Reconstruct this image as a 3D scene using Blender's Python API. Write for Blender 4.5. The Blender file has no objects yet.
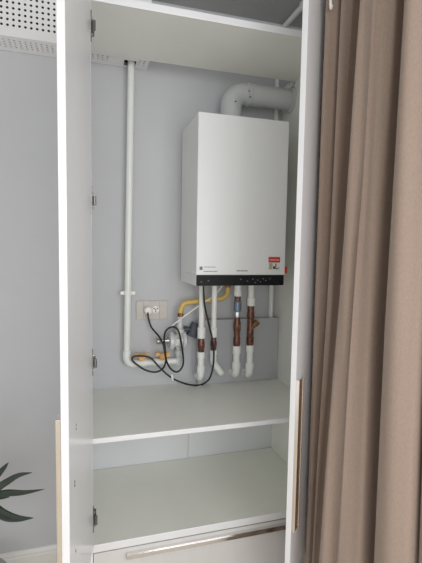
import bpy, bmesh, math, random
from mathutils import Vector, Matrix
random.seed(7)
S = bpy.context.scene
COL = S.collection
PI = math.pi
Z0 = 1.33                                  # boiler underside above the floor

# ------------------------------------------------------------------ camera
CAM = Vector((-0.4374, -1.9863, 0.1547 + Z0))
RX = Vector((0.95812009, -0.28584658, 0.01725174)).normalized()
FW = Vector((0.28631054, 0.95499915, -0.07747833)).normalized()
UP = RX.cross(FW).normalized()
FPX = 421.2774
cd = bpy.data.cameras.new('camera')
cd.sensor_fit = 'HORIZONTAL'; cd.sensor_width = 36; cd.lens = 36 * FPX / 422
cd.clip_start = 0.02
cam = bpy.data.objects.new('camera', cd); COL.objects.link(cam)
m = Matrix.Identity(4)
for i in range(3):
    m[i][0] = RX[i]; m[i][1] = UP[i]; m[i][2] = -FW[i]; m[i][3] = CAM[i]
cam.matrix_world = m
S.camera = cam

def at(u, v, y):
    """point of the place on the vertical plane y = const, measured off the photograph"""
    d = FW + RX * ((u - 211) / FPX) - UP * ((v - 281.5) / FPX)
    return CAM + d * ((y - CAM.y) / d.y)

def on_z(u, v, z):
    d = FW + RX * ((u - 211) / FPX) - UP * ((v - 281.5) / FPX)
    return CAM + d * ((z - CAM.z) / d.z)

# ------------------------------------------------------------------ materials
def lin(c):
    return tuple(((x / 255) / 12.92 if x / 255 <= .04045 else ((x / 255 + .055) / 1.055) ** 2.4) for x in c)

def mat(name, rgb, rough=.5, metal=0, noise=0, scale=20, bump=0, bscale=200, coat=0, sheen=0, spec=.5, stretch=None):
    M = bpy.data.materials.new(name); M.use_nodes = True
    nt = M.node_tree; N = nt.nodes; L = nt.links
    b = N['Principled BSDF']
    c = lin(rgb)
    b.inputs['Base Color'].default_value = (*c, 1)
    b.inputs['Roughness'].default_value = rough
    b.inputs['Metallic'].default_value = metal
    b.inputs['Specular IOR Level'].default_value = spec
    if coat:
        b.inputs['Coat Weight'].default_value = coat; b.inputs['Coat Roughness'].default_value = .16
    if sheen:
        b.inputs['Sheen Weight'].default_value = sheen; b.inputs['Sheen Roughness'].default_value = .5
    tc = N.new('ShaderNodeTexCoord')
    src = tc.outputs['Object']
    if stretch:
        mp = N.new('ShaderNodeMapping'); mp.inputs['Scale'].default_value = stretch
        L.new(src, mp.inputs['Vector']); src = mp.outputs['Vector']
    if noise:
        n = N.new('ShaderNodeTexNoise'); n.inputs['Scale'].default_value = scale; n.inputs['Detail'].default_value = 4
        L.new(src, n.inputs['Vector'])
        r = N.new('ShaderNodeValToRGB')
        r.color_ramp.elements[0].position = .3; r.color_ramp.elements[1].position = .7
        r.color_ramp.elements[0].color = (*[x * (1 - noise) for x in c], 1)
        r.color_ramp.elements[1].color = (*[min(1, x * (1 + noise)) for x in c], 1)
        L.new(n.outputs['Fac'], r.inputs['Fac']); L.new(r.outputs['Color'], b.inputs['Base Color'])
    if bump:
        n2 = N.new('ShaderNodeTexNoise'); n2.inputs['Scale'].default_value = bscale; n2.inputs['Detail'].default_value = 3
        L.new(src, n2.inputs['Vector'])
        bp = N.new('ShaderNodeBump'); bp.inputs['Strength'].default_value = bump; bp.inputs['Distance'].default_value = .002
        L.new(n2.outputs['Fac'], bp.inputs['Height']); L.new(bp.outputs['Normal'], b.inputs['Normal'])
    return M

WALL = mat('grey_wall_paint', (194, 195, 197), .75, noise=.02, scale=3, bump=.15, bscale=120)
CEIL = mat('ceiling_paint', (172, 172, 171), .85, noise=.02, scale=3)
LEDGE = mat('ledge_paint', (182, 183, 186), .7, noise=.02, scale=4)
WHITE = mat('white_laminate', (232, 232, 233), .3, noise=.01, scale=6, coat=.35)
EDGE = WHITE
DRAWER = mat('warm_white_drawer_front', (212, 210, 207), .35, noise=.02, scale=6, coat=.2, stretch=(6, 6, .6))
SHELF = mat('pale_grey_laminate', (232, 233, 226), .38, noise=.015, scale=8)
BACKP = mat('white_back_panel', (216, 218, 221), .5, noise=.01, scale=5)
SKIRT = mat('white_skirting_paint', (226, 224, 218), .45, noise=.01, scale=6)
FLOOR = mat('wood_floor', (204, 192, 174), .4, noise=.18, scale=5, stretch=(1, 9, 1))
PERF = mat('perforated_white_metal', (236, 236, 236), .5, noise=.01, scale=9)
PERFIN = mat('cover_inside_shade', (58, 58, 60), .9, noise=.05, scale=9)  # dark colour stands in for the shade inside the cover
BOIL = mat('boiler_white_enamel', (226, 227, 226), .38, noise=.006, scale=8)
BLACK = mat('black_gloss_plastic', (17, 17, 20), .5, noise=.05, scale=30, spec=.25)
ICON = mat('grey_icon_ink', (105, 108, 118), .5, noise=.02)
INK = mat('grey_print_ink', (120, 118, 118), .6, noise=.02)
RED = mat('red_print', (196, 48, 40), .5, noise=.04, scale=60)
REDW = mat('pale_red_print', (232, 170, 162), .5, noise=.02)
PAPER = mat('sticker_paper', (222, 220, 214), .6, noise=.02)
TAN = mat('tan_print', (176, 162, 140), .6, noise=.1, scale=120)
PVC = mat('white_plastic_pipe', (234, 235, 231), .35, noise=.015, scale=30)
FLUE = mat('flue_white_enamel', (196, 198, 198), .4, noise=.01, scale=10)
COPPER = mat('red_brown_brass', (112, 78, 66), .35, metal=.5, noise=.35, scale=60)
BRASS = mat('old_brass', (140, 106, 66), .35, metal=.8, noise=.2, scale=50)
REDV = mat('red_valve_lever', (126, 42, 38), .4, noise=.1, scale=40)
STEEL = mat('brushed_steel', (176, 178, 182), .3, metal=.9, noise=.1, scale=60)
BLUES = mat('blue_grey_steel', (126, 140, 158), .35, metal=.6, noise=.1, scale=60)
CAST = mat('grey_cast_metal', (206, 207, 206), .45, metal=.1, noise=.1, scale=70)
DARKB = mat('dark_blue_grey_plastic', (76, 80, 92), .45, noise=.1, scale=40)
YELLOW = mat('yellow_hose_coating', (220, 188, 104), .45, noise=.08, scale=60)
YHAND = mat('yellow_orange_lever', (226, 176, 106), .4, noise=.06, scale=60)
CORD = mat('black_cable', (22, 22, 24), .4, noise=.1, scale=60)
PLATE = mat('beige_grey_outlet_plate', (196, 190, 182), .45, noise=.02, scale=30)
PLUGM = mat('white_plug_plastic', (232, 230, 226), .4, noise=.01)
HOLE = mat('dark_hole', (30, 30, 32), .8, noise=.05)
HINGE = mat('hinge_steel', (122, 120, 114), .35, metal=.8, noise=.15, scale=80)
CHROME = mat('champagne_chrome', (246, 238, 228), .22, metal=1, noise=.03, scale=12)
SILVER = mat('silver_chrome', (232, 230, 228), .12, metal=1, noise=.02, scale=12)
CURT = mat('taupe_curtain_cloth', (153, 134, 120), .85, noise=.07, scale=260, bump=.35, bscale=420, sheen=.25, stretch=(1, 1, .5))
LEAF = mat('dark_green_leaf', (44, 54, 42), .38, noise=.2, scale=25)
STEM = mat('brown_plant_stem', (96, 82, 62), .8, noise=.2, scale=40)
POT = mat('grey_clay_pot', (150, 148, 144), .7, noise=.05, scale=20)
SOIL = mat('dark_soil', (48, 38, 30), .95, noise=.3, scale=80)

# ------------------------------------------------------------------ helpers
def obj(name, bm, m, parent=None, smooth=False, bevel=0, kind=None):
    bmesh.ops.recalc_face_normals(bm, faces=bm.faces)
    me = bpy.data.meshes.new(name); bm.to_mesh(me); bm.free()
    o = bpy.data.objects.new(name, me); COL.objects.link(o)
    for x in (m if isinstance(m, (list, tuple)) else [m]): me.materials.append(x)
    if smooth:
        for p in me.polygons: p.use_smooth = True
    if bevel:
        b = o.modifiers.new('bevel', 'BEVEL'); b.width = bevel; b.segments = 2; b.limit_method = 'ANGLE'; b.angle_limit = .6
        b.harden_normals = False
    if parent: o.parent = parent; o.matrix_parent_inverse = Matrix.Translation(parent_loc(parent)).inverted()
    if kind: o['kind'] = kind
    return o

def parent_loc(o):
    v = Vector(o.location)
    return v + parent_loc(o.parent) if (o.parent and o.type == 'EMPTY') else (v if o.type == 'EMPTY' else (Vector((0, 0, 0))))

def child(name, bm, m, parent, **k):
    """mesh in world coordinates, parented without moving"""
    o = obj(name, bm, m, None, **k)
    o.parent = parent
    w = Vector((0, 0, 0)); p = parent
    while p: w += p.location; p = p.parent
    # the parent chain is only translated: keep the world coordinates by shifting the mesh
    o.data.transform(Matrix.Translation(-w))
    return o

def thing(name, label, cat, loc=(0, 0, 0), group=None):
    o = bpy.data.objects.new(name, None); COL.objects.link(o)
    o.empty_display_size = .05; o.location = loc
    return tag(o, label, cat, group)

def tag(o, label, cat, group=None):
    o['label'] = label; o['category'] = cat
    if group: o['group'] = group
    return o

def bx(bm, a, b, mi=0, M=None):
    x0, y0, z0 = [min(p, q) for p, q in zip(a, b)]; x1, y1, z1 = [max(p, q) for p, q in zip(a, b)]
    vs = [bm.verts.new(M @ Vector(p) if M else p) for p in
          [(x0, y0, z0), (x1, y0, z0), (x1, y1, z0), (x0, y1, z0), (x0, y0, z1), (x1, y0, z1), (x1, y1, z1), (x0, y1, z1)]]
    for f in [(0, 3, 2, 1), (4, 5, 6, 7), (0, 1, 5, 4), (1, 2, 6, 5), (2, 3, 7, 6), (3, 0, 4, 7)]:
        bm.faces.new([vs[i] for i in f]).material_index = mi
    return bm

def box(a, b): return bx(bmesh.new(), a, b)

def catmull(P, n=8):
    P = [Vector(p) for p in P]; out = []
    Q = [2 * P[0] - P[1]] + P + [2 * P[-1] - P[-2]]
    for i in range(1, len(Q) - 2):
        for k in range(n):
            t = k / n
            a, b, c, d = Q[i - 1:i + 3]
            out.append(.5 * ((2 * b) + (c - a) * t + (2 * a - 5 * b + 4 * c - d) * t * t + (3 * b - a - 3 * c + d) * t ** 3))
    out.append(P[-1]); return out

def tube(bm, P, r, seg=12, radii=None, cap=True):
    P = [Vector(p) for p in P]
    T = []
    for i in range(len(P)):
        t = (P[min(i + 1, len(P) - 1)] - P[max(i - 1, 0)])
        T.append(t.normalized() if t.length > 1e-9 else Vector((0, 0, 1)))
    n = T[0].orthogonal().normalized()
    rings = []
    for i, p in enumerate(P):
        n = (n - T[i] * n.dot(T[i]))
        n = n.normalized() if n.length > 1e-6 else T[i].orthogonal().normalized()
        b = T[i].cross(n)
        rr = radii[i] if radii else r
        rings.append([bm.verts.new(p + (n * math.cos(2 * PI * k / seg) + b * math.sin(2 * PI * k / seg)) * rr) for k in range(seg)])
    for i in range(len(rings) - 1):
        for k in range(seg):
            bm.faces.new([rings[i][k], rings[i][(k + 1) % seg], rings[i + 1][(k + 1) % seg], rings[i + 1][k]])
    if cap:
        bm.faces.new(rings[0][::-1]); bm.faces.new(rings[-1])
    return bm

def prof(bm, c, axis, steps, seg=20):
    """solid of revolution: steps = [(distance along axis, radius), ...]"""
    c = Vector(c); ax = Vector(axis).normalized()
    n = ax.orthogonal().normalized(); b = ax.cross(n)
    rings = [[bm.verts.new(c + ax * d + (n * math.cos(2 * PI * k / seg) + b * math.sin(2 * PI * k / seg)) * r) for k in range(seg)] for d, r in steps]
    for i in range(len(rings) - 1):
        for k in range(seg):
            bm.faces.new([rings[i][k], rings[i][(k + 1) % seg], rings[i + 1][(k + 1) % seg], rings[i + 1][k]])
    bm.faces.new(rings[0][::-1]); bm.faces.new(rings[-1])
    return bm

def arc(c, u, v, r, a0, a1, n=10):
    c, u, v = Vector(c), Vector(u), Vector(v)
    return [c + (u * math.cos(a0 + (a1 - a0) * i / n) + v * math.sin(a0 + (a1 - a0) * i / n)) * r for i in range(n + 1)]

def auto_smooth(o, ang=40):
    for p in o.data.polygons: p.use_smooth = True
    o.data.set_sharp_from_angle(angle=math.radians(ang))
    return o

# ------------------------------------------------------------------ dimensions
D = .524; XL = -.416; XR = .5085; T = .018
Z1 = Z0 - .508; Z2 = Z0 - .8933; ZT = Z0 + .9386
XW0, XW1, YW0 = -2.3, .78, -4.4           # room
ZC = Z0 + 1.264

# ------------------------------------------------------------------ setting
def struct(name, bm, m, **k): return obj(name, bm, m, kind='structure', **k)
struct('floor', box((XW0, YW0, -.06), (XW1, 0, 0)), FLOOR)
struct('ceiling', box((XW0, YW0, ZC), (XW1, 0, ZC + .08)), CEIL)
struct('wall_back', box((XW0, 0, -.06), (XW1 + .1, .12, ZC + .08)), WALL)
# right wall with a window opening behind the curtain, towards the camera
bm = bmesh.new()
WY0, WY1, WZ0, WZ1 = -2.6, -1.05, .85, 2.35
bx(bm, (XW1, WY1, -.06), (XW1 + .1, 0, ZC + .08)); bx(bm, (XW1, YW0, -.06), (XW1 + .1, WY0, ZC + .08))
bx(bm, (XW1, WY0, -.06), (XW1 + .1, WY1, WZ0)); bx(bm, (XW1, WY0, WZ1), (XW1 + .1, WY1, ZC + .08))
struct('wall_right', bm, WALL)
fm = bmesh.new()
for a_, b_ in (((WY0, WZ0), (WY0 + .05, WZ1)), ((WY1 - .05, WZ0), (WY1, WZ1)), ((WY0 + .05, WZ0), (WY1 - .05, WZ0 + .05)), ((WY0 + .05, WZ1 - .05), (WY1 - .05, WZ1))):
    bx(fm, (XW1 + .03, a_[0], a_[1]), (XW1 + .08, b_[0], b_[1]))
struct('window_1', fm, SKIRT)
# skirting board left of the cabinet, stepped at the top
bm = bmesh.new()
pts = [(0, 0), (-.016, 0), (-.016, .072), (-.012, .076), (-.012, .086), (-.007, .094), (-.005, .099), (0, .099)]
a = [bm.verts.new((XW0, y, z)) for y, z in pts]; b = [bm.verts.new((XL - T - .004, y, z)) for y, z in pts]
for i in range(len(pts)):
    j = (i + 1) % len(pts); bm.faces.new([a[i], a[j], b[j], b[i]])
bm.faces.new(a[::-1]); bm.faces.new(b)
struct('baseboard_back', bm, SKIRT)
# thicker lower strip of wall above the shelf, right of the gas fittings
LY = -.05; LX0 = .085; LZ = Z0 - .19
struct('trim_1', box((LX0, LY, Z1 + .0005), (XR - .001, -.0005, LZ)), LEDGE, bevel=.002)

# ------------------------------------------------------------------ cabinet
cab = thing('tall_cabinet', 'tall white two door cabinet standing open around the wall boiler', 'cabinet', ((XL + XR) / 2, -D / 2, 0))
ZTOP = ZT + .024
for s, x in ((0, XL - T), (1, XR)):
    child('side_panel', bx(box((x, -D, .002), (x + T, -.001, Z0 + .956)), (x, -D, Z0 + .956), (x + T, -.146, ZTOP)), WHITE if not s else SHELF, cab)
tp = child('top_panel', box((XL, -D + .003, ZT), (XR, -.145, ZT + .022)), SHELF, cab)
child('edge_band', box((XL, -D - .002, ZT - .001), (XR, -D + .003, ZT + .0235)), WHITE, tp, bevel=.001)
def shelf(z, th, name, lip=False):
    sh = child(name, box((XL, -D + .003, z - th), (XR, -.0015 if not lip else -.006, z)), SHELF, cab, bevel=.001)
    child('edge_band', box((XL, -D - (.004 if lip else 0), z - th - (.006 if lip else 0)), (XR, -D + .003, z + (.001 if lip else 0))), WHITE, sh, bevel=.002)
    return sh
shelf(Z1, .018, 'shelf')
shelf(Z2, .022, 'bottom_panel', True)
# two back boards in the lower compartment, seam between them
seam = at(188, 450, -.004).x
child('back_panel', box((XL, -.0055, Z2 + .0005), (seam - .001, -.0008, Z1 - T - .0005)), BACKP, cab)
child('back_panel', box((seam + .001, -.0055, Z2 + .0005), (XR, -.0008, Z1 - T - .0005)), BACKP, cab)

def door(hx, hy, dvec, nvec, z0, z1, w):
    """door leaf from the hinge along dvec; nvec points to its outer face"""
    bm = bmesh.new()
    M = Matrix(((dvec.x, nvec.x, 0, hx), (dvec.y, nvec.y, 0, hy), (0, 0, 1, 0), (0, 0, 0, 1)))
    bx(bm, (0, 0, z0), (w, T, z1), 0, M)
    d = child('door', bm, WHITE, cab, bevel=.0012)
    h = bmesh.new()
    zt, zb = Z0 - .247, Z0 - .742
    # pull profile along the free edge: web, front face turned back
    bx(h, (w - .040, T + .0003, zb), (w - .001, T + .010, zt), 0, M)
    bx(h, (w - .040, T + .010, zb), (w - .034, T + .0118, zt), 0, M)
    bx(h, (w - .004, T + .010, zb), (w - .001, T + .0118, zt), 0, M)
    child('handle', h, CHROME, d, bevel=.0008)
    return d, M
DZ0, DZ1 = Z0 - .9, ZTOP
aL = math.radians(97.4)
dL, ML = door(XL - .0005, -D - .0045, Vector((math.cos(aL), -math.sin(aL))), Vector((-math.sin(aL), -math.cos(aL))), DZ0, DZ1, .46)
aR = math.radians(40)
dR, MR = door(XR + .02, -D - .004, Vector((-math.cos(aR), -math.sin(aR))), Vector((math.sin(aR), -math.cos(aR))), DZ0, DZ1, .46)
# cam screws on the inner face of the left door
for dd, z in ((.352, -.305), (.352, -.315), (.383, -.44), (.383, -.45), (.375, -.631)):
    s = bmesh.new(); prof(s, ML @ Vector((dd, -.0012, Z0 + z)), (ML.to_3x3() @ Vector((0, 1, 0))), [(0, .0032), (.0014, .0036)], 10)
    child('screw_cap', s, HINGE, dL)

def hinge(M, sx, panel_x, z, parent, flip=1):
    """concealed hinge: base plate and arm on the side panel, cup arm to the door"""
    bm = bmesh.new()
    y = -D + .034
    bx(bm, (panel_x, y - .030, z - .046), (panel_x + sx * .0035, y - .016, z + .046))            # wing on the panel
    bx(bm, (panel_x + sx * .0035, y - .032, z - .014), (panel_x + sx * .012, y + .020, z + .012))   # arm
    prof(bm, (panel_x + sx * .010, y - .031, z - .016), (0, 0, 1), [(0, .006), (.030, .006)], 10)   # knuckle
    h = child('hinge', bm, HINGE, parent, bevel=.0008)
    for dz in (.024, -.026):
        c = bmesh.new()
        prof(c, (panel_x + sx * .0035, y - .023, z + dz), (sx, 0, 0), [(0, .004), (.003, .004), (.004, .003)], 10)
        child('screw', c, STEEL, h)
for v in (29, 201, 361, 516):
    hinge(ML, 1, XL, at(93, v, -.495).z, dL)
hinge(MR, -1, XR, Z0 + .885, dR)
hinge(MR, -1, XR, Z0 - .05, dR)
hinge(MR, -1, XR, Z0 - .62, dR)

# drawer under the bottom panel
dz1 = Z2 - .034
dw = child('drawer', box((XL + .002, -D, .075), (XR - .002, -D + .018, dz1)), DRAWER, cab, bevel=.001)
bm = bmesh.new()
bx(bm, (XL + .02, -D + .018, .09), (XR - .02, -.03, .10)); bx(bm, (XL + .02, -D + .018, .10), (XL + .032, -.03, dz1 - .06)); bx(bm, (XR - .032, -D + .018, .10), (XR - .02, -.03, dz1 - .06))
child('drawer_box', bm, SHELF, dw)
bm = bmesh.new()
hz = Z0 - .941
bx(bm, (-.300, -D - .016, hz - .004), (.392, -D - .0003, hz)); bx(bm, (-.300, -D - .016, hz - .020), (.392, -D - .013, hz - .004))
child('handle', bm, SILVER, dw, bevel=.0008)
child('plinth', box((XL + .001, -D + .05, .002), (XR - .001, -D + .066, .072)), WHITE, cab)

# ------------------------------------------------------------------ boiler
BF = -.3145
boil = thing('wall_boiler', 'white wall hung gas boiler with black control strip inside the cabinet', 'boiler', (.2, -.1, Z0))
child('casing', bx(box((0, BF, Z0 + .046), (.4, -.02, Z0 + .7)), (0, BF + .006, Z0), (.4, -.02, Z0 + .0462)), BOIL, boil, bevel=.0025)
child('wall_bracket', box((.05, -.02, Z0 + .45), (.35, -.0005, Z0 + .55)), STEEL, boil)
cp = child('control_panel', box((.0015, BF - .0015, Z0 + .001), (.3955, BF + .006, Z0 + .0455)), BLACK, boil, bevel=.0012)
def px_rect(bm, x, z, w, h, y): bx(bm, (x - w / 2, y - .0005, z - h / 2), (x + w / 2, y, z + h / 2))
for x, z in ((.022, .018), (.052, .022), (.195, .028), (.225, .02), (.25, .028), (.262, .014), (.272, .024), (.285, .016), (.298, .03), (.31, .022), (.33, .03)):
    ic = bmesh.new(); px_rect(ic, x, Z0 + z, .006, .004, BF - .0015); child('control_icon', ic, ICON, cp)
# small grey mark and text lines, lower left of the casing
mk = bmesh.new()
px_rect(mk, .020, Z0 + .074, .013, .014, BF)
child('maker_mark', mk, INK, boil)
mk = bmesh.new()
for i in range(7): px_rect(mk, .036 + .0072 * i, Z0 + .079, .0045, .0035, BF)
for i in range(9): px_rect(mk, .034 + .0068 * i, Z0 + .061, .0045, .0042, BF)
child('printed_text', mk, INK, boil)
mk = bmesh.new()
for i in range(8): px_rect(mk, .178 + .0064 * i, Z0 + .064, .0042, .0055, BF)
child('printed_text', mk, INK, boil)
# sticker with a red banner, lower right
st = child('sticker', box((.321, BF - .0006, Z0 + .066), (.375, BF, Z0 + .124)), PAPER, boil)
child('red_banner', box((.321, BF - .0012, Z0 + .1), (.375, BF - .0006, Z0 + .124)), RED, st)
t_ = bmesh.new()
for i in range(8): px_rect(t_, .3285 + .0056 * i, Z0 + .111, .0038, .006, BF - .0012)
child('banner_text', t_, REDW, st)
t_ = bmesh.new(); px_rect(t_, .332, Z0 + .084, .016, .026, BF - .0006); child('picture', t_, TAN, st)
t_ = bmesh.new()
px_rect(t_, .3475, Z0 + .078, .009, .012, BF - .0006); px_rect(t_, .356, Z0 + .084, .004, .024, BF - .0006); px_rect(t_, .362, Z0 + .073, .008, .004, BF - .0006); px_rect(t_, .370, Z0 + .077, .004, .005, BF - .0006)
child('picture_print', t_, BLACK, st)
child('red_side_tag', box((.4, BF + .004, Z0 + .052), (.415, BF + .030, Z0 + .082)), RED, boil, bevel=.002)
for u in (201.4, 214, 237, 250.3):
    cn = bmesh.new(); prof(cn, (at(u, 325, -.112).x, -.112, Z0 + .0005), (0, 0, -1), [(0, .019), (.006, .019), (.008, .015)], 12)
    child('connection_socket', cn, STEEL, boil)

# ------------------------------------------------------------------ flue
FY = -.105
FX = at(231, 113, FY).x
fz = at(270, 97.5, FY).z; fr = .0485
flue = thing('flue_pipe', 'fat white flue elbow from boiler top through right cabinet side', 'pipe', (FX, FY, Z0 + .7))
er = .062
bm = bmesh.new()
P = [Vector((FX, FY, Z0 + .7005)), Vector((FX, FY, fz - er))] + arc((FX + er, FY, fz - er), (-1, 0, 0), (0, 0, 1), er, 0, PI / 2, 12) + [Vector((FX + er + .03, FY, fz))]
tube(bm, P, fr, 28); child('elbow', bm, FLUE, flue, smooth=False); auto_smooth(bpy.data.objects['elbow'])
cx = at(252, 96, FY).x
bm = bmesh.new(); prof(bm, (FX + er + .005, FY, fz), (1, 0, 0), [(0, fr + .001), (.002, fr + .004), (.02, fr + .004), (.024, fr + .0005)], 28)
auto_smooth(child('collar', bm, FLUE, flue))
bm = bmesh.new(); prof(bm, (FX + er + .024, FY, fz), (1, 0, 0), [(0, fr), (XR - .0005 - FX - er - .024, fr)], 28)
auto_smooth(child('straight_tube', bm, FLUE, flue))
bm = bmesh.new(); prof(bm, (XR - .012, FY, fz), (1, 0, 0), [(0, fr + .001), (.003, fr + .010), (.0115, fr + .013)], 28)
auto_smooth(child('wall_flange', bm, FLUE, flue))
for u, v in ((235.5, 101.5), (249, 91), (250, 97)):
    c = at(u, v, FY - fr - .0005); s = bmesh.new()
    if u < 240: c.y = FY - fr * .97
    prof(s, (c.x, FY - fr - .006, c.z), (0, 1, 0), [(0, .0022), (.006, .003)], 8); child('screw', s, HOLE, flue)

bm = bmesh.new()
tube(bm, catmull([Vector((min(p.x, XR - .004), p.y, min(p.z, ZT - .006))) for p in (at(u, v, FY - .045) for u, v in ((289.5, 86), (290, 81), (293, 79.5), (295, 82), (293, 85.5), (291, 89), (291.5, 93)))], 6), .0016, 6)
child('spring_clip', bm, STEEL, flue, smooth=True)
# ------------------------------------------------------------------ gas riser on the left, elbow, valves
gy = -.045; gr = .0152
g0 = at(131.1, 68, gy); g1 = at(127, 345, gy); gx = g1.x; gt = (g0.x - g1.x) / (g0.z - g1.z)
gz = at(150, 362.5, gy).z
gas = thing('gas_pipe', 'white vertical gas pipe on back wall with two yellow levered valves below', 'pipe', (gx, gy, Z1))
xe = at(178, 362, gy).x
bm = bmesh.new(); r_ = .03
tube(bm, [(gx + gt * (ZT + .08 - g1.z), gy, ZT + .08), (gx, gy, gz + .05)], gr, 18); auto_smooth(child('riser', bm, PVC, gas))
bm = bmesh.new()
prof(bm, (gx, gy, gz + .062), (0, 0, -1), [(0, gr + .0035), (.032, gr + .0035)], 18)
tube(bm, [Vector((gx, gy, gz + .034))] + arc((gx + r_, gy, gz + r_), (-1, 0, 0), (0, 0, -1), r_, 0, PI / 2, 8) + [Vector((gx + .04, gy, gz))], gr + .0025, 18)
auto_smooth(child('elbow', bm, PVC, gas))
bm = bmesh.new(); prof(bm, (gx + .036, gy, gz), (1, 0, 0), [(0, .017), (.012, .017), (.0125, .0145), (.03, .0145), (.0305, .0175), (.055, .0175), (.0555, .014), (.085, .014), (.0855, .0175), (.11, .0175), (.1105, .0145), (.135, .0145), (.1355, .017), (.155, .017), (.1555, .0145), (xe - gx - .036, .0145)], 16)
auto_smooth(child('crossbar', bm, PVC, gas), 30)
bm = bmesh.new(); prof(bm, (xe, gy, gz - .018), (0, 0, 1), [(0, .012), (.002, .0165), (.034, .0165), (.036, .0125), (.052, .0125), (.054, .016), (.07, .016)], 16)
auto_smooth(child('upturn', bm, CAST, gas), 30)
for u, v in ((142, 356.5), (163, 355.5)):
    c = at(u, v, gy - .012)
    bm = bmesh.new()
    prof(bm, (c.x, gy, gz + .012), (0, 0, 1), [(0, .009), (c.z - gz - .012, .007)], 12)
    vb = child('valve_stem', bm, BRASS, gas)
    bm = bmesh.new()
    bx(bm, (c.x - .015, gy - .021, c.z - .017), (c.x + .015, gy + .004, c.z + .011))
    bx(bm, (c.x - .034, gy - .017, c.z - .003), (c.x - .013, gy - .002, c.z + .016)); bx(bm, (c.x + .013, gy - .017, c.z - .007), (c.x + .033, gy - .002, c.z + .015))
    child('valve_lever', bm, YHAND, vb, bevel=.003)
def clip(parent, x, y, r, z, w=.02):
    bm = bmesh.new()
    prof(bm, (x, y, z - w / 2), (0, 0, 1), [(0, r + .004), (w, r + .004)], 16)
    bx(bm, (x - r - .016, y + .004, z - w * .35), (x + r + .016, -.0005, z + w * .35))
    bx(bm, (x - r - .018, y - .004, z - w * .4), (x - r - .002, y + .006, z + w * .4)); bx(bm, (x + r + .002, y - .004, z - w * .4), (x + r + .018, y + .006, z + w * .4))
    child('pipe_clip', bm, PVC, parent, bevel=.001)
cz_ = at(126.5, 293, gy).z; clip(gas, gx + gt * (cz_ - g1.z), gy, gr, cz_)

# regulator on the gas line
ry = -.075
rc = at(178, 340.5, ry)
reg = thing('gas_regulator', 'grey cast metal gas regulator between gas valves and yellow hose', 'gas regulator', (rc.x, ry, rc.z))
bm = bmesh.new()
prof(bm, (rc.x - .036, ry, rc.z), (1, 0, 0), [(-.008, .024), (-.005, .040), (.010, .043), (.013, .034), (.020, .032), (.046, .032), (.053, .034), (.056, .043), (.070, .041), (.076, .028)], 28)
bx(bm, (rc.x - .020, ry - .036, rc.z - .014), (rc.x + .014, ry - .024, rc.z + .016)); prof(bm, (rc.x - .002, ry - .030, rc.z + .002), (0, -1, 0), [(0, .016), (.010, .015), (.012, .010)], 16)
auto_smooth(child('body', bm, CAST, reg), 30)
bm = bmesh.new()
prof(bm, (rc.x - .036, ry, rc.z + .002), (-1, 0, 0), [(0, .015), (.018, .015), (.0185, .011), (.045, .011), (.0455, .014), (.062, .014)], 16)
auto_smooth(child('inlet_nozzle', bm, STEEL, reg), 30)
zx = at(156, 339.5, ry)
bm = bmesh.new(); prof(bm, (rc.x - .092, ry, rc.z + .002), (-1, 0, 0), [(0, .0135), (.009, .0135)], 16); child('inlet_ring', bm, TAN, reg)
tn = at(180, 322, ry); tn2 = at(180.5, 316.5, ry).z - .0005
bm = bmesh.new(); prof(bm, (tn.x, ry, rc.z + .024), (0, 0, 1), [(0, .015), (.014, .015), (.0145, .021), (.030, .021), (.0305, .013), (tn2 - rc.z - .024, .013)], 16)
auto_smooth(child('outlet_neck', bm, CAST, reg), 30)
bm = bmesh.new(); prof(bm, (xe, gy, gz + .052), (0, 0, 1), [(0, .011), (max(.01, rc.z - .03 - gz - .052), .011)], 12)
prof(bm, (xe, gy, rc.z - .03), (rc.x - xe, ry - gy, .02), [(0, .012), (.03, .012)], 12)
auto_smooth(child('bottom_neck', bm, CAST, reg), 30)
bc = at(194, 330, -.045)
bm = bmesh.new()
Mb = Matrix.Translation(bc) @ Matrix.Rotation(math.radians(24), 4, 'Y')
bx(bm, (-.022, -.02, -.034), (.022, .025, .034), 0, Mb); bx(bm, (-.016, -.026, -.026), (.016, -.02, .026), 0, Mb)
prof(bm, Mb @ Vector((-.02, .0, -.005)), Mb.to_3x3() @ Vector((-1, 0, -.2)), [(0, .012), (.03, .012)], 12)
child('coil_box', bm, DARKB, reg, bevel=.003)

# yellow corrugated hose up to the boiler
hy = -.074
HP = [at(u, v, hy) for u, v in ((180.5, 316.5), (181, 309), (184.5, 303.5), (191, 302), (203, 300.5), (215, 299.5), (223.5, 297.5), (227.5, 292.5), (228, 286))]
HP[-1].z = Z0 - .009
hp = catmull(HP, 14)
bm = bmesh.new(); tube(bm, hp, .012, 14, radii=[.0118 + .0016 * (1 if i % 2 else -1) for i in range(len(hp))])
hose = thing('gas_hose', 'yellow corrugated gas hose bent under the boiler', 'hose', HP[0])
child('hose', bm, YELLOW, hose, smooth=True)
for p, d in ((hp[0], (0, 0, 1)), (hp[-1] - Vector((0, 0, .02)), (0, 0, 1))):
    bm = bmesh.new(); prof(bm, p, d, [(0, .014), (.012, .0145), (.014, .0125), (.018, .0125)], 6 * 2); child('hose_nut', bm, BRASS, hose)
WP = [at(u, v, -.094) for u, v in ((166, 331), (173, 325), (184, 316.5), (200, 305), (215, 294.5), (225, 287.5))]
WP[-1].z = Z0 - .0005
bm = bmesh.new(); tube(bm, catmull(WP, 6), .0032, 8)
tag(obj('signal_wire', bm, PVC, smooth=True), 'thin white wire slanting from the gas regulator up to the boiler', 'wire')

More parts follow.
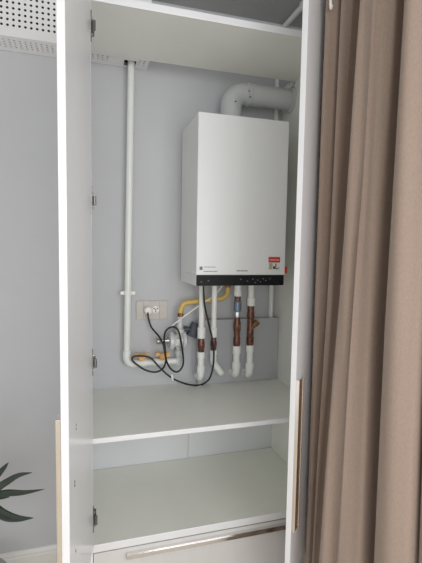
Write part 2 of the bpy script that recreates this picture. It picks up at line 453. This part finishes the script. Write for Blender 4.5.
# ------------------------------------------------------------------ four pipes under the boiler
PY = -.112
def boiler_pipe(label, top, spec, elbow=None):
    """spec: list of (part name, material, [(v, r), ...]) down the pipe; u from the axis line"""
    (ut, ub) = top
    t = thing('boiler_pipe', label, 'pipe', None or at(ub, 370, PY), 'pipes under the boiler')
    return t
def pz(v, u=230): return at(u, v, PY).z
def seg_part(t, name, m, x, rows, seg=16, y=PY):
    """rows: (z, r) from top to bottom"""
    bm = bmesh.new(); z0 = rows[0][0]
    prof(bm, (x, y, z0), (0, 0, -1), [(z0 - z, r) for z, r in rows], seg)
    return auto_smooth(child(name, bm, m, t), 30)
def elbow_to_wall(t, x, z0, z1, r):
    rr = .024
    P = [Vector((x, PY, z0)), Vector((x, PY, z1 + rr))] + arc((x, PY + rr, z1 + rr), (0, -1, 0), (0, 0, -1), rr, 0, PI / 2, 8) + [Vector((x, LY + .001, z1))]
    bm = bmesh.new(); tube(bm, P, r, 16)
    prof(bm, (x, PY, z1 + .062), (0, 0, -1), [(0, r + .003), (.03, r + .003)], 16)
    prof(bm, (x, LY - .014, z1), (0, 1, 0), [(0, r + .001), (.013, r + .001)], 16)
    auto_smooth(child('wall_elbow', bm, PVC, t))
def lever(t, x, z, m=REDV, y=PY, r=.014):
    bm = bmesh.new(); prof(bm, (x, y - r + .002, z), (0, -1, 0), [(0, .006), (.008, .006)], 10)
    bx(bm, (x - .004, y - r - .010, z - .010), (x + .004, y - r - .006, z + .008))
    child('valve_lever', bm, m, t, bevel=.0015)

def X(u, v): return at(u, v, PY).x
# first and second: slim plain pipes with red-brown valves
x1 = X(201.4, 330); x2 = X(214, 320); x3 = X(237, 330); x4 = X(250.3, 330)
t1 = thing('boiler_pipe', 'leftmost white pipe under the boiler, thin with red brown valve', 'pipe', (x1, PY, Z1), 'pipes under the boiler')
seg_part(t1, 'upper_tube', PVC, x1, [(Z0 - .0085, .0135), (pz(327), .0135)])
seg_part(t1, 'collar', PVC, x1, [(pz(326), .0145), (pz(327), .0185), (pz(336.5), .0185), (pz(337), .015)])
seg_part(t1, 'valve_body', COPPER, x1, [(pz(336.5), .0145), (pz(340), .0145), (pz(341), .017), (pz(346), .017), (pz(347), .0145), (pz(351), .0145)])
lever(t1, x1 + .004, pz(343)); 
seg_part(t1, 'lower_tube', PVC, x1, [(pz(350), .0185), (pz(356), .0185), (pz(356.5), .0145), (pz(368), .0145)])
elbow_to_wall(t1, x1, pz(364), pz(376.5), .0155)
t2 = thing('boiler_pipe', 'second white boiler pipe from the left, its foot bent sideways', 'pipe', (x2, PY, Z1), 'pipes under the boiler')
seg_part(t2, 'upper_tube', PVC, x2, [(Z0 - .0085, .0125), (pz(328), .0125)])
seg_part(t2, 'collar', PVC, x2, [(pz(327), .0135), (pz(328), .0165), (pz(336), .0165), (pz(336.5), .0135)])
seg_part(t2, 'valve_body', COPPER, x2, [(pz(336), .013), (pz(340), .013), (pz(341), .0155), (pz(345), .0155), (pz(346), .013), (pz(350), .013)])
lever(t2, x2 + .004, pz(343), r=.013)
xb = X(222, 371)
seg_part(t2, 'lower_tube', PVC, x2, [(pz(349), .0165), (pz(353), .0165), (pz(353.5), .0145), (pz(361), .0145)])
bm = bmesh.new(); zb = pz(373)
tube(bm, catmull([(x2, PY, pz(356)), (x2 + .002, PY, pz(361)), ((x2 + xb) / 2, PY, (pz(361.5) + zb) / 2), (xb - .004, PY + .004, zb + .004), (xb, PY + .03, zb), (xb, LY + .001, zb)], 6), .0155, 16)
auto_smooth(child('offset_bend', bm, PVC, t2))
# third: steel coupling over a red-brown ball valve
t3 = thing('boiler_pipe', 'third boiler pipe from the left with blue grey steel coupling', 'pipe', (x3, PY, Z1), 'pipes under the boiler')
seg_part(t3, 'collar', PVC, x3, [(Z0 - .0085, .0165), (pz(290.5), .0165), (pz(291), .019), (pz(296), .019), (pz(296.5), .014)])
seg_part(t3, 'union_nut', COPPER, x3, [(pz(296), .0125), (pz(297), .016), (pz(301), .016), (pz(301.5), .0125)], 8)
seg_part(t3, 'coupling', BLUES, x3, [(pz(301), .0145), (pz(302), .019), (pz(310.5), .019), (pz(311.5), .015)])
seg_part(t3, 'steel_nipple', STEEL, x3, [(pz(311), .0125), (pz(313), .016), (pz(317), .016), (pz(318), .0125)], 8)
seg_part(t3, 'valve_body', COPPER, x3, [(pz(317), .013), (pz(321), .015), (pz(323), .018), (pz(330), .018), (pz(332), .0145), (pz(337), .014), (pz(338), .0165), (pz(344), .0165), (pz(347), .015)])
lever(t3, x3 + .004, pz(326), BRASS, r=.018); lever(t3, x3 + .004, pz(341), r=.0165)
seg_part(t3, 'lower_tube', PVC, x3, [(pz(346), .0195), (pz(354), .0195), (pz(354.5), .0155), (pz(368), .0155)])
elbow_to_wall(t3, x3, pz(362), pz(375.5), .0175)
# fourth: strainer branch to the right
t4 = thing('boiler_pipe', 'rightmost boiler pipe with a brass strainer branch pointing right', 'pipe', (x4, PY, Z1), 'pipes under the boiler')
seg_part(t4, 'upper_tube', PVC, x4, [(Z0 - .0085, .0145), (pz(298), .0145)])
seg_part(t4, 'collar', PVC, x4, [(pz(297.5), .015), (pz(298.5), .0195), (pz(306), .0195), (pz(306.5), .0155)])
seg_part(t4, 'valve_body', COPPER, x4, [(pz(306), .0165), (pz(312), .0165), (pz(313), .0185), (pz(318), .0185), (pz(319), .0155), (pz(330), .0155), (pz(331), .017), (pz(336), .017), (pz(337), .015), (pz(338), .018), (pz(344), .018), (pz(347), .0155)])
lever(t4, x4 + .004, pz(314), r=.0175); lever(t4, x4 + .004, pz(341), r=.0175)
bm = bmesh.new(); c = Vector((x4, PY - .004, pz(329)))
prof(bm, c, (.62, -.1, .6), [(0, .012), (.026, .012), (.0265, .0155), (.046, .0155), (.049, .012)], 10)
auto_smooth(child('strainer_branch', bm, BRASS, t4), 30)
seg_part(t4, 'lower_tube', PVC, x4, [(pz(346), .019), (pz(353), .019), (pz(353.5), .0155), (pz(370), .0155)])
elbow_to_wall(t4, x4, pz(364), pz(376.5), .0175)

# slim pipe behind the boiler, at the right corner
sx_ = at(277.5, 86, -.02).x
bm = bmesh.new(); tube(bm, [(sx_, -.016, LZ + .0005), (sx_, -.016, ZT + .15)], .0115, 14)
tag(auto_smooth(obj('water_pipe', bm, PVC)), 'slim white upright pipe in the corner right of the boiler', 'pipe')

# ------------------------------------------------------------------ wall outlet and power cord
pa = at(136, 301, 0); pb = at(167.3, 318.7, 0)
out = thing('wall_outlet', 'beige grey three gang wall outlet with one white plug in it', 'outlet', ((pa.x + pb.x) / 2, 0, (pa.z + pb.z) / 2))
pz0, pz1 = pb.z, pa.z
child('plate', box((pa.x, -.008, pz0), (pb.x, -.0005, pz1)), PLATE, out, bevel=.002)
pw = pb.x - pa.x
socx = [at(147.9, 310, -.01).x, at(155.7, 310, -.01).x]; socz = at(150, 310, -.01).z
for u in (.235, .74):
    child('seam', box((pa.x + pw * u - .0006, -.0088, pz0 + .004), (pa.x + pw * u + .0006, -.0079, pz1 - .004)), INK, out)
for x in socx:
    bm = bmesh.new(); prof(bm, (x, -.008, socz + .001), (0, -1, 0), [(0, .0175), (.0012, .0165)], 20)
    so = child('socket_face', bm, PLUGM, out)
    bm = bmesh.new()
    for dx, dz in ((-.008, .006), (.008, .006), (0, -.009), (0, .001)):
        prof(bm, (x + dx, -.0092, socz + dz), (0, -1, 0), [(0, .0032), (.0005, .0032)], 8)
    child('socket_hole', bm, HOLE, so)

cord = thing('power_cord', 'looped black power cord from the wall outlet to the boiler', 'cord', (socx[0], -.01, socz))
bm = bmesh.new(); prof(bm, (socx[0], -.0097, socz), (0, -1, 0), [(0, .0195), (.018, .0195), (.024, .016), (.026, .010)], 20)
auto_smooth(child('plug', bm, PLUGM, cord))
KP = [(147.9, 311, -.03), (148.2, 317, -.038), (151.3, 327, -.045), (158.9, 336.4, -.10), (163.4, 345, -.125), (166.5, 361, -.125), (172, 370, -.118), (178.6, 371.3, -.118), (183.3, 363, -.12),
      (181.6, 345, -.128), (178.8, 332, -.13), (174, 327, -.13), (167.6, 329, -.128), (164.3, 336, -.125), (165.2, 352, -.122), (165.6, 362, -.11), (162.4, 369, -.1), (155.5, 372, -.095), (146.5, 370.5, -.09),
      (138, 365.5, -.088), (132.2, 360, -.085), (134.5, 356.4, -.08), (144.6, 356.2, -.085), (151.3, 358.5, -.09), (160, 367.8, -.1), (171.2, 377.5, -.12), (183, 383, -.14)]
K = [at(*q) for q in KP]
for q in ((195, 385.4), (203, 384)):
    K.append(on_z(*q, Z1 + .006))
for q in ((209.5, 378.5, -.15), (213, 367, -.15), (213.8, 353, -.15), (212, 338, -.15), (207.6, 319, -.15), (204.2, 302, -.15), (203.3, 290, -.15)): K.append(at(*q))
K[-1].z = Z0 - .0005
for p in K: p.z = max(p.z, Z1 + .0055)
bm = bmesh.new(); tube(bm, catmull(K, 8), .0043, 10)
child('cable', bm, CORD, cord, smooth=True)
ct = at(172.3, 376.5, -.12)
bm = bmesh.new(); prof(bm, ct + Vector((-.004, -.0065, .012)), (.2, 0, -1), [(0, .003), (.012, .005), (.022, .005), (.03, .003)], 8); child('cable_tie', bm, PVC, cord)

# ------------------------------------------------------------------ perforated cover along the wall, under the ceiling
PX0, PX1, PYF, PZB = -1.25, at(146.5, 70, 0).x, -.139, Z0 + .958
pc = thing('perforated_cover', 'white perforated metal cover box along the wall near the ceiling', 'cover', ((PX0 + PX1) / 2, -.04, PZB))
def perforated(bm, o, ux, uy, n1, n2, pitch, hr, m0, m1, m2, m3, th):
    """sheet with real round holes: n1 x n2 cells of the pitch, plain margins around; th is the depth vector"""
    o, ux, uy, th = Vector(o), Vector(ux), Vector(uy), Vector(th)
    W, H = n1 * pitch, n2 * pitch
    def q(x0, y0, x1, y1):
        bm.faces.new([bm.verts.new(o + ux * x + uy * y) for x, y in ((x0, y0), (x1, y0), (x1, y1), (x0, y1))])
    if m0: q(-m0, -m2, 0, H + m3)
    if m1: q(W, -m2, W + m1, H + m3)
    if m2: q(0, -m2, W, 0)
    if m3: q(0, H, W, H + m3)
    h = pitch / 2
    sq = [(h, 0), (h, h), (0, h), (-h, h), (-h, 0), (-h, -h), (0, -h), (h, -h)]
    for i in range(n1):
        for j in range(n2):
            c = o + ux * ((i + .5) * pitch) + uy * ((j + .5) * pitch)
            O = [bm.verts.new(c + ux * x + uy * y) for x, y in sq]
            I = [bm.verts.new(c + ux * hr * math.cos(k * PI / 4) + uy * hr * math.sin(k * PI / 4)) for k in range(8)]
            B = [bm.verts.new(v.co + th) for v in I]
            for k in range(8):
                l = (k + 1) % 8
                bm.faces.new([O[k], O[l], I[l], I[k]]); bm.faces.new([I[k], I[l], B[l], B[k]])
pit = .0212
n1 = int((PX1 - PX0 - .02) / pit)
bm = bmesh.new()
perforated(bm, (PX1 - .012 - n1 * pit, PYF, PZB + .031), (1, 0, 0), (0, 0, 1), n1, 9, pit, .0052, .004, .012, .031, .05, (0, .002, 0))
child('front_panel', bm, PERF, pc)
# bottom sheet, notched where the gas pipe passes
gxt = gx + gt * (PZB - g1.z)
na, nb = gxt - gr - .016, gxt + gr + .004
bm = bmesh.new()
k1 = int((na - PX0 - .01) / pit)
perforated(bm, (na - .004 - k1 * pit, PYF + .024, PZB), (1, 0, 0), (0, 1, 0), k1, 4, pit * .94, .0046, .004, .004 + k1 * pit * .06, .024, .034, (0, 0, .002))
k2 = int((PX1 - nb - .01) / pit)
perforated(bm, (nb + .004, PYF + .024, PZB), (1, 0, 0), (0, 1, 0), k2, 4, pit * .94, .0046, .004, PX1 - nb - .004 - k2 * pit * .94, .024, .034, (0, 0, .002))
bx(bm, (na, -.016, PZB), (nb, -.002, PZB + .002)); bx(bm, (na, PYF, PZB), (nb, -.075, PZB + .002))
child('bottom_panel', bm, PERF, pc)
child('end_cap', box((PX1 - .0005, PYF, PZB), (PX1 + .0015, -.001, PZB + .270)), PERF, pc)
child('top_sheet', box((PX0, PYF, PZB + .2702), (PX1, -.001, PZB + .272)), PERF, pc)
child('shade_sheet_back', box((PX0, -.004, PZB + .02), (PX1 - .004, -.0015, PZB + .27)), PERFIN, pc)  # this and the next two: added dark sheets, painted shade behind the holes
child('shade_sheet_low', box((PX0, PYF + .018, PZB + .0225), (na - .03, -.005, PZB + .024)), PERFIN, pc)
child('shade_sheet_front', box((PX0, PYF + .014, PZB + .024), (PX1 - .02, PYF + .016, PZB + .27)), PERFIN, pc)

# rail high on the right, running to the back wall
bm = bmesh.new()
tube(bm, [(.503, -.9, Z0 + 1.245), (.503, -.001, Z0 + 1.245)], .0125, 14)
rail = thing('ceiling_rail', 'white round rail under the ceiling above the cabinet', 'rail', (.503, -.45, Z0 + 1.245))
auto_smooth(child('tube', bm, PVC, rail))
for y in (-.75, -.2): child('bracket', box((.495, y - .012, Z0 + 1.2555), (.511, y + .012, ZC - .0005)), PVC, rail)

# ------------------------------------------------------------------ curtain
CA = Vector((.253, -.795)); CDIR = Vector((.45, -.893)).normalized(); CN = Vector((-CDIR.y * -1, -CDIR.x)).normalized()
CN = Vector((-.893, -.45)).normalized()
ZCT, ZCB = Z0 + 1.0, .03
# fold valleys along the line, at the top / middle / bottom of the drop
VT = [0, .044, .058, .096, .122, .175, .225, .255, .330, .40, .49, .58, .66]
VM = [0, .030, .044, .066, .090, .150, .206, .240, .335, .41, .49, .58, .66]
VB = [0, .012, .020, .030, .048, .130, .214, .238, .350, .44, .51, .58, .66]
AM = [.022, -.05, .026, -.06, .060, .060, -.11, .080, .07, .06, .055, .05]
def lerp3(a, m, b, t):                      # t = 0 top .. 1 bottom, middle at .5
    return a + (m - a) * t * 2 if t < .5 else m + (b - m) * (t - .5) * 2
PRE = []  # unseen run of cloth added so the right door's outer face mirrors brown
a0 = Vector((.281, -.781)); a1 = Vector((.70, -.63)); ad = (a1 - a0).normalized(); an = Vector((ad.y, -ad.x))
for k in range(72, 0, -1):
    u = k / 72
    PRE.append(a0 + (a1 - a0) * u + an * (.030 * min(1, u * 4) * math.sin(u * 5.5 * 2 * PI)))
VIEW = Vector((-.57, -.82)) * .10              # the bulk of the cloth hangs nearer the room than its first folds
def smooth(x): x = max(0, min(1, x)); return x * x * (3 - 2 * x)
bm = bmesh.new(); rows = []
NZ, NU = 64, 18
for i in range(NZ + 1):
    t = i / NZ; z = ZCT + (ZCB - ZCT) * t
    tt = min(1, t * 1.12)
    V = [lerp3(a, m_, b, tt) for a, m_, b in zip(VT, VM, VB)]
    s_in = V[4] - .022
    row = [bm.verts.new((p.x, p.y, z)) for p in PRE]
    for k in range(len(AM)):
        s0, s1 = V[k], V[k + 1]
        for j in range(NU + (1 if k == len(AM) - 1 else 0)):
            u = j / NU
            s = s0 + (s1 - s0) * u
            w = math.sin(PI * u)
            if k == 4: w = max(w, (.84 if u > .5 else 0))
            if k == 5: w = max(w, (.84 if u < .5 else 0))
            amp = AM[k] * (.75 + .25 * math.sin(2.2 * t + k)) * (min(1, (s1 - s0) / .08 + .25) if AM[k] > 0 else 1)
            off = amp * w ** .75
            off += .006 * math.sin(s * 95 + 2.5 * t + k) * w * (1 - .6 * t) + .004 * math.sin(s * 160 - 3 * t + 2 * k) * w
            lean = .35 * amp * math.sin(2 * PI * u)            # folds bulge sideways over their valleys
            p = CA + CDIR * (s - lean * .5) + CN * (off - .03) + VIEW * smooth((s - s_in) / .03)
            row.append(bm.verts.new((p.x, p.y, z)))
    rows.append(row)
for i in range(NZ):
    for j in range(len(rows[0]) - 1):
        bm.faces.new([rows[i][j], rows[i][j + 1], rows[i + 1][j + 1], rows[i + 1][j]])
cur = thing('curtain', 'taupe brown floor length curtain bunched right of the cabinet', 'curtain', (CA.x, CA.y, 0))
c_ = child('cloth', bm, CURT, cur, smooth=True)
sd = c_.modifiers.new('solidify', 'SOLIDIFY'); sd.thickness = .0018
rod0 = CA - CDIR * .03; rod1 = CA + CDIR * .68
rz = ZCT + .03
bm = bmesh.new(); tube(bm, [(rod0.x, rod0.y, rz), (rod1.x, rod1.y, rz)], .012, 14)
rod = thing('curtain_rod', 'white curtain rod carrying the taupe curtain', 'curtain rod', (rod0.x, rod0.y, rz))
auto_smooth(child('rod', bm, PVC, rod))
for f in (.03, .62):
    p = CA + CDIR * f; child('hanger', box((p.x - .008, p.y - .008, rz + .010), (p.x + .008, p.y + .008, ZC - .0005)), PVC, rod)
hk = at(331, 3, -.83)
bm = bmesh.new(); tube(bm, catmull([(hk.x, hk.y, rz - .011), (hk.x - .004, hk.y - .004, hk.z + .02), (hk.x, hk.y, hk.z - .014), (hk.x + .006, hk.y + .004, hk.z - .004)], 6), .004, 8)
child('curtain_hook', bm, PVC, cur)
for s in (.075, .15, .25, .34, .43, .52, .6):
    p = CA + CDIR * s
    q = p + CN * (.0)
    bm = bmesh.new()
    tube(bm, [(q.x, q.y, rz - .011), (q.x, q.y, ZCT - .03)], .003, 8)
    child('curtain_hook', bm, PVC, cur)

# ------------------------------------------------------------------ plant, only its leaf tips reach into the picture
py0 = -.33
base = at(-34, 492, py0)
pl = thing('potted_plant', 'dark green strappy potted plant by the grey wall, leaves reaching right', 'plant', (base.x, py0, 0))
bm = bmesh.new(); prof(bm, (base.x, py0, .002), (0, 0, 1), [(0, .09), (.01, .1), (.22, .13), (.24, .135), (.24, .12), (.2, .118)], 28)
auto_smooth(child('pot', bm, POT, pl))
bm = bmesh.new(); prof(bm, (base.x, py0, .203), (0, 0, 1), [(0, .116), (.012, .112)], 24); child('soil', bm, SOIL, pl)
bm = bmesh.new(); tube(bm, [(base.x, py0, .21), (base.x + .008, py0, .4), (base.x, py0, base.z)], .014, 12); child('stem', bm, STEM, pl, smooth=True)
def leaf(P, w):
    C = catmull(P, 8); bm = bmesh.new(); L = []
    n = len(C) - 1
    for i, p in enumerate(C):
        t = i / n
        ww = w * (.35 + .65 * min(1, t / .35)) * (1 - max(0, (t - .45) / .55) ** 1.6) + .0004
        d = (C[min(i + 1, n)] - C[max(i - 1, 0)]).normalized()
        side = d.cross(Vector((0, -.86, .5))).normalized()      # blade tilted towards the room
        nn = side.cross(d).normalized()
        L.append([bm.verts.new(p - side * ww), bm.verts.new(p - side * ww * .5 - nn * ww * .15), bm.verts.new(p - nn * ww * .25), bm.verts.new(p + side * ww * .5 - nn * ww * .15), bm.verts.new(p + side * ww)])
    for i in range(n):
        for k in range(4): bm.faces.new([L[i][k], L[i][k + 1], L[i + 1][k + 1], L[i + 1][k]])
    o = child('leaf', bm, LEAF, pl, smooth=True)
    s = o.modifiers.new('solidify', 'SOLIDIFY'); s.thickness = .0012
def lf(pts, w): leaf([base] + [at(*q) for q in pts], w)
lf([(-12, 484, -.36), (2, 470, -.38), (8.5, 462.5, -.40)], .011)
lf([(-12, 493, -.36), (4, 483.5, -.38), (18, 475.5, -.40), (32, 472.5, -.42)], .012)
lf([(-10, 495, -.36), (8, 493, -.38), (24, 492.5, -.40), (44.5, 489.2, -.42)], .0115)
lf([(-14, 497, -.34), (0, 498, -.33), (10, 497, -.32)], .006)
lf([(-12, 504, -.36), (4, 515, -.40), (18, 518.5, -.42), (33.5, 518, -.44)], .0165)
for a, up, ln in ((150, .18, .3), (190, .12, .32), (230, .22, .28), (270, .14, .3), (110, .25, .25), (170, .3, .22), (300, .3, .2)):
    r = math.radians(a); d = Vector((math.cos(r), math.sin(r) * .9, 0))
    if base.y + d.y * ln > -.03: d.y = (-.03 - base.y) / ln
    leaf([base, base + d * ln * .4 + Vector((0, 0, up * .7)), base + d * ln * .8 + Vector((0, 0, up)), base + d * ln * 1.05 + Vector((0, 0, up * .75))], .014)

# ------------------------------------------------------------------ light: daylight from the room behind the camera
w = bpy.data.worlds.new('world'); S.world = w; w.use_nodes = True
bg = w.node_tree.nodes['Background']; bg.inputs['Color'].default_value = (.98, .99, 1, 1); bg.inputs['Strength'].default_value = .95
def area(name, loc, target, sx, sy, power, col):
    l = bpy.data.lights.new(name, 'AREA'); l.shape = 'RECTANGLE'; l.size = sx; l.size_y = sy; l.energy = power; l.color = col
    o = bpy.data.objects.new(name, l); COL.objects.link(o); o.location = loc
    o.rotation_euler = (Vector(target) - Vector(loc)).to_track_quat('-Z', 'Y').to_euler()
    return o
area('window_daylight', (.70, -2.75, 1.45), (-.5, -.6, 1.1), 1.5, 1.6, 31, (.98, .985, 1))
area('room_daylight', (-.7, -4.25, 1.75), (-.6, 0, 1.5), 1.8, 1.4, 31, (.98, .985, 1))

S.cycles.max_bounces = 16; S.cycles.diffuse_bounces = 10; S.cycles.glossy_bounces = 6
S.view_settings.view_transform = 'Standard'; S.view_settings.look = 'None'
S.view_settings.exposure = 0; S.view_settings.gamma = 1; S.view_settings.use_curve_mapping = False
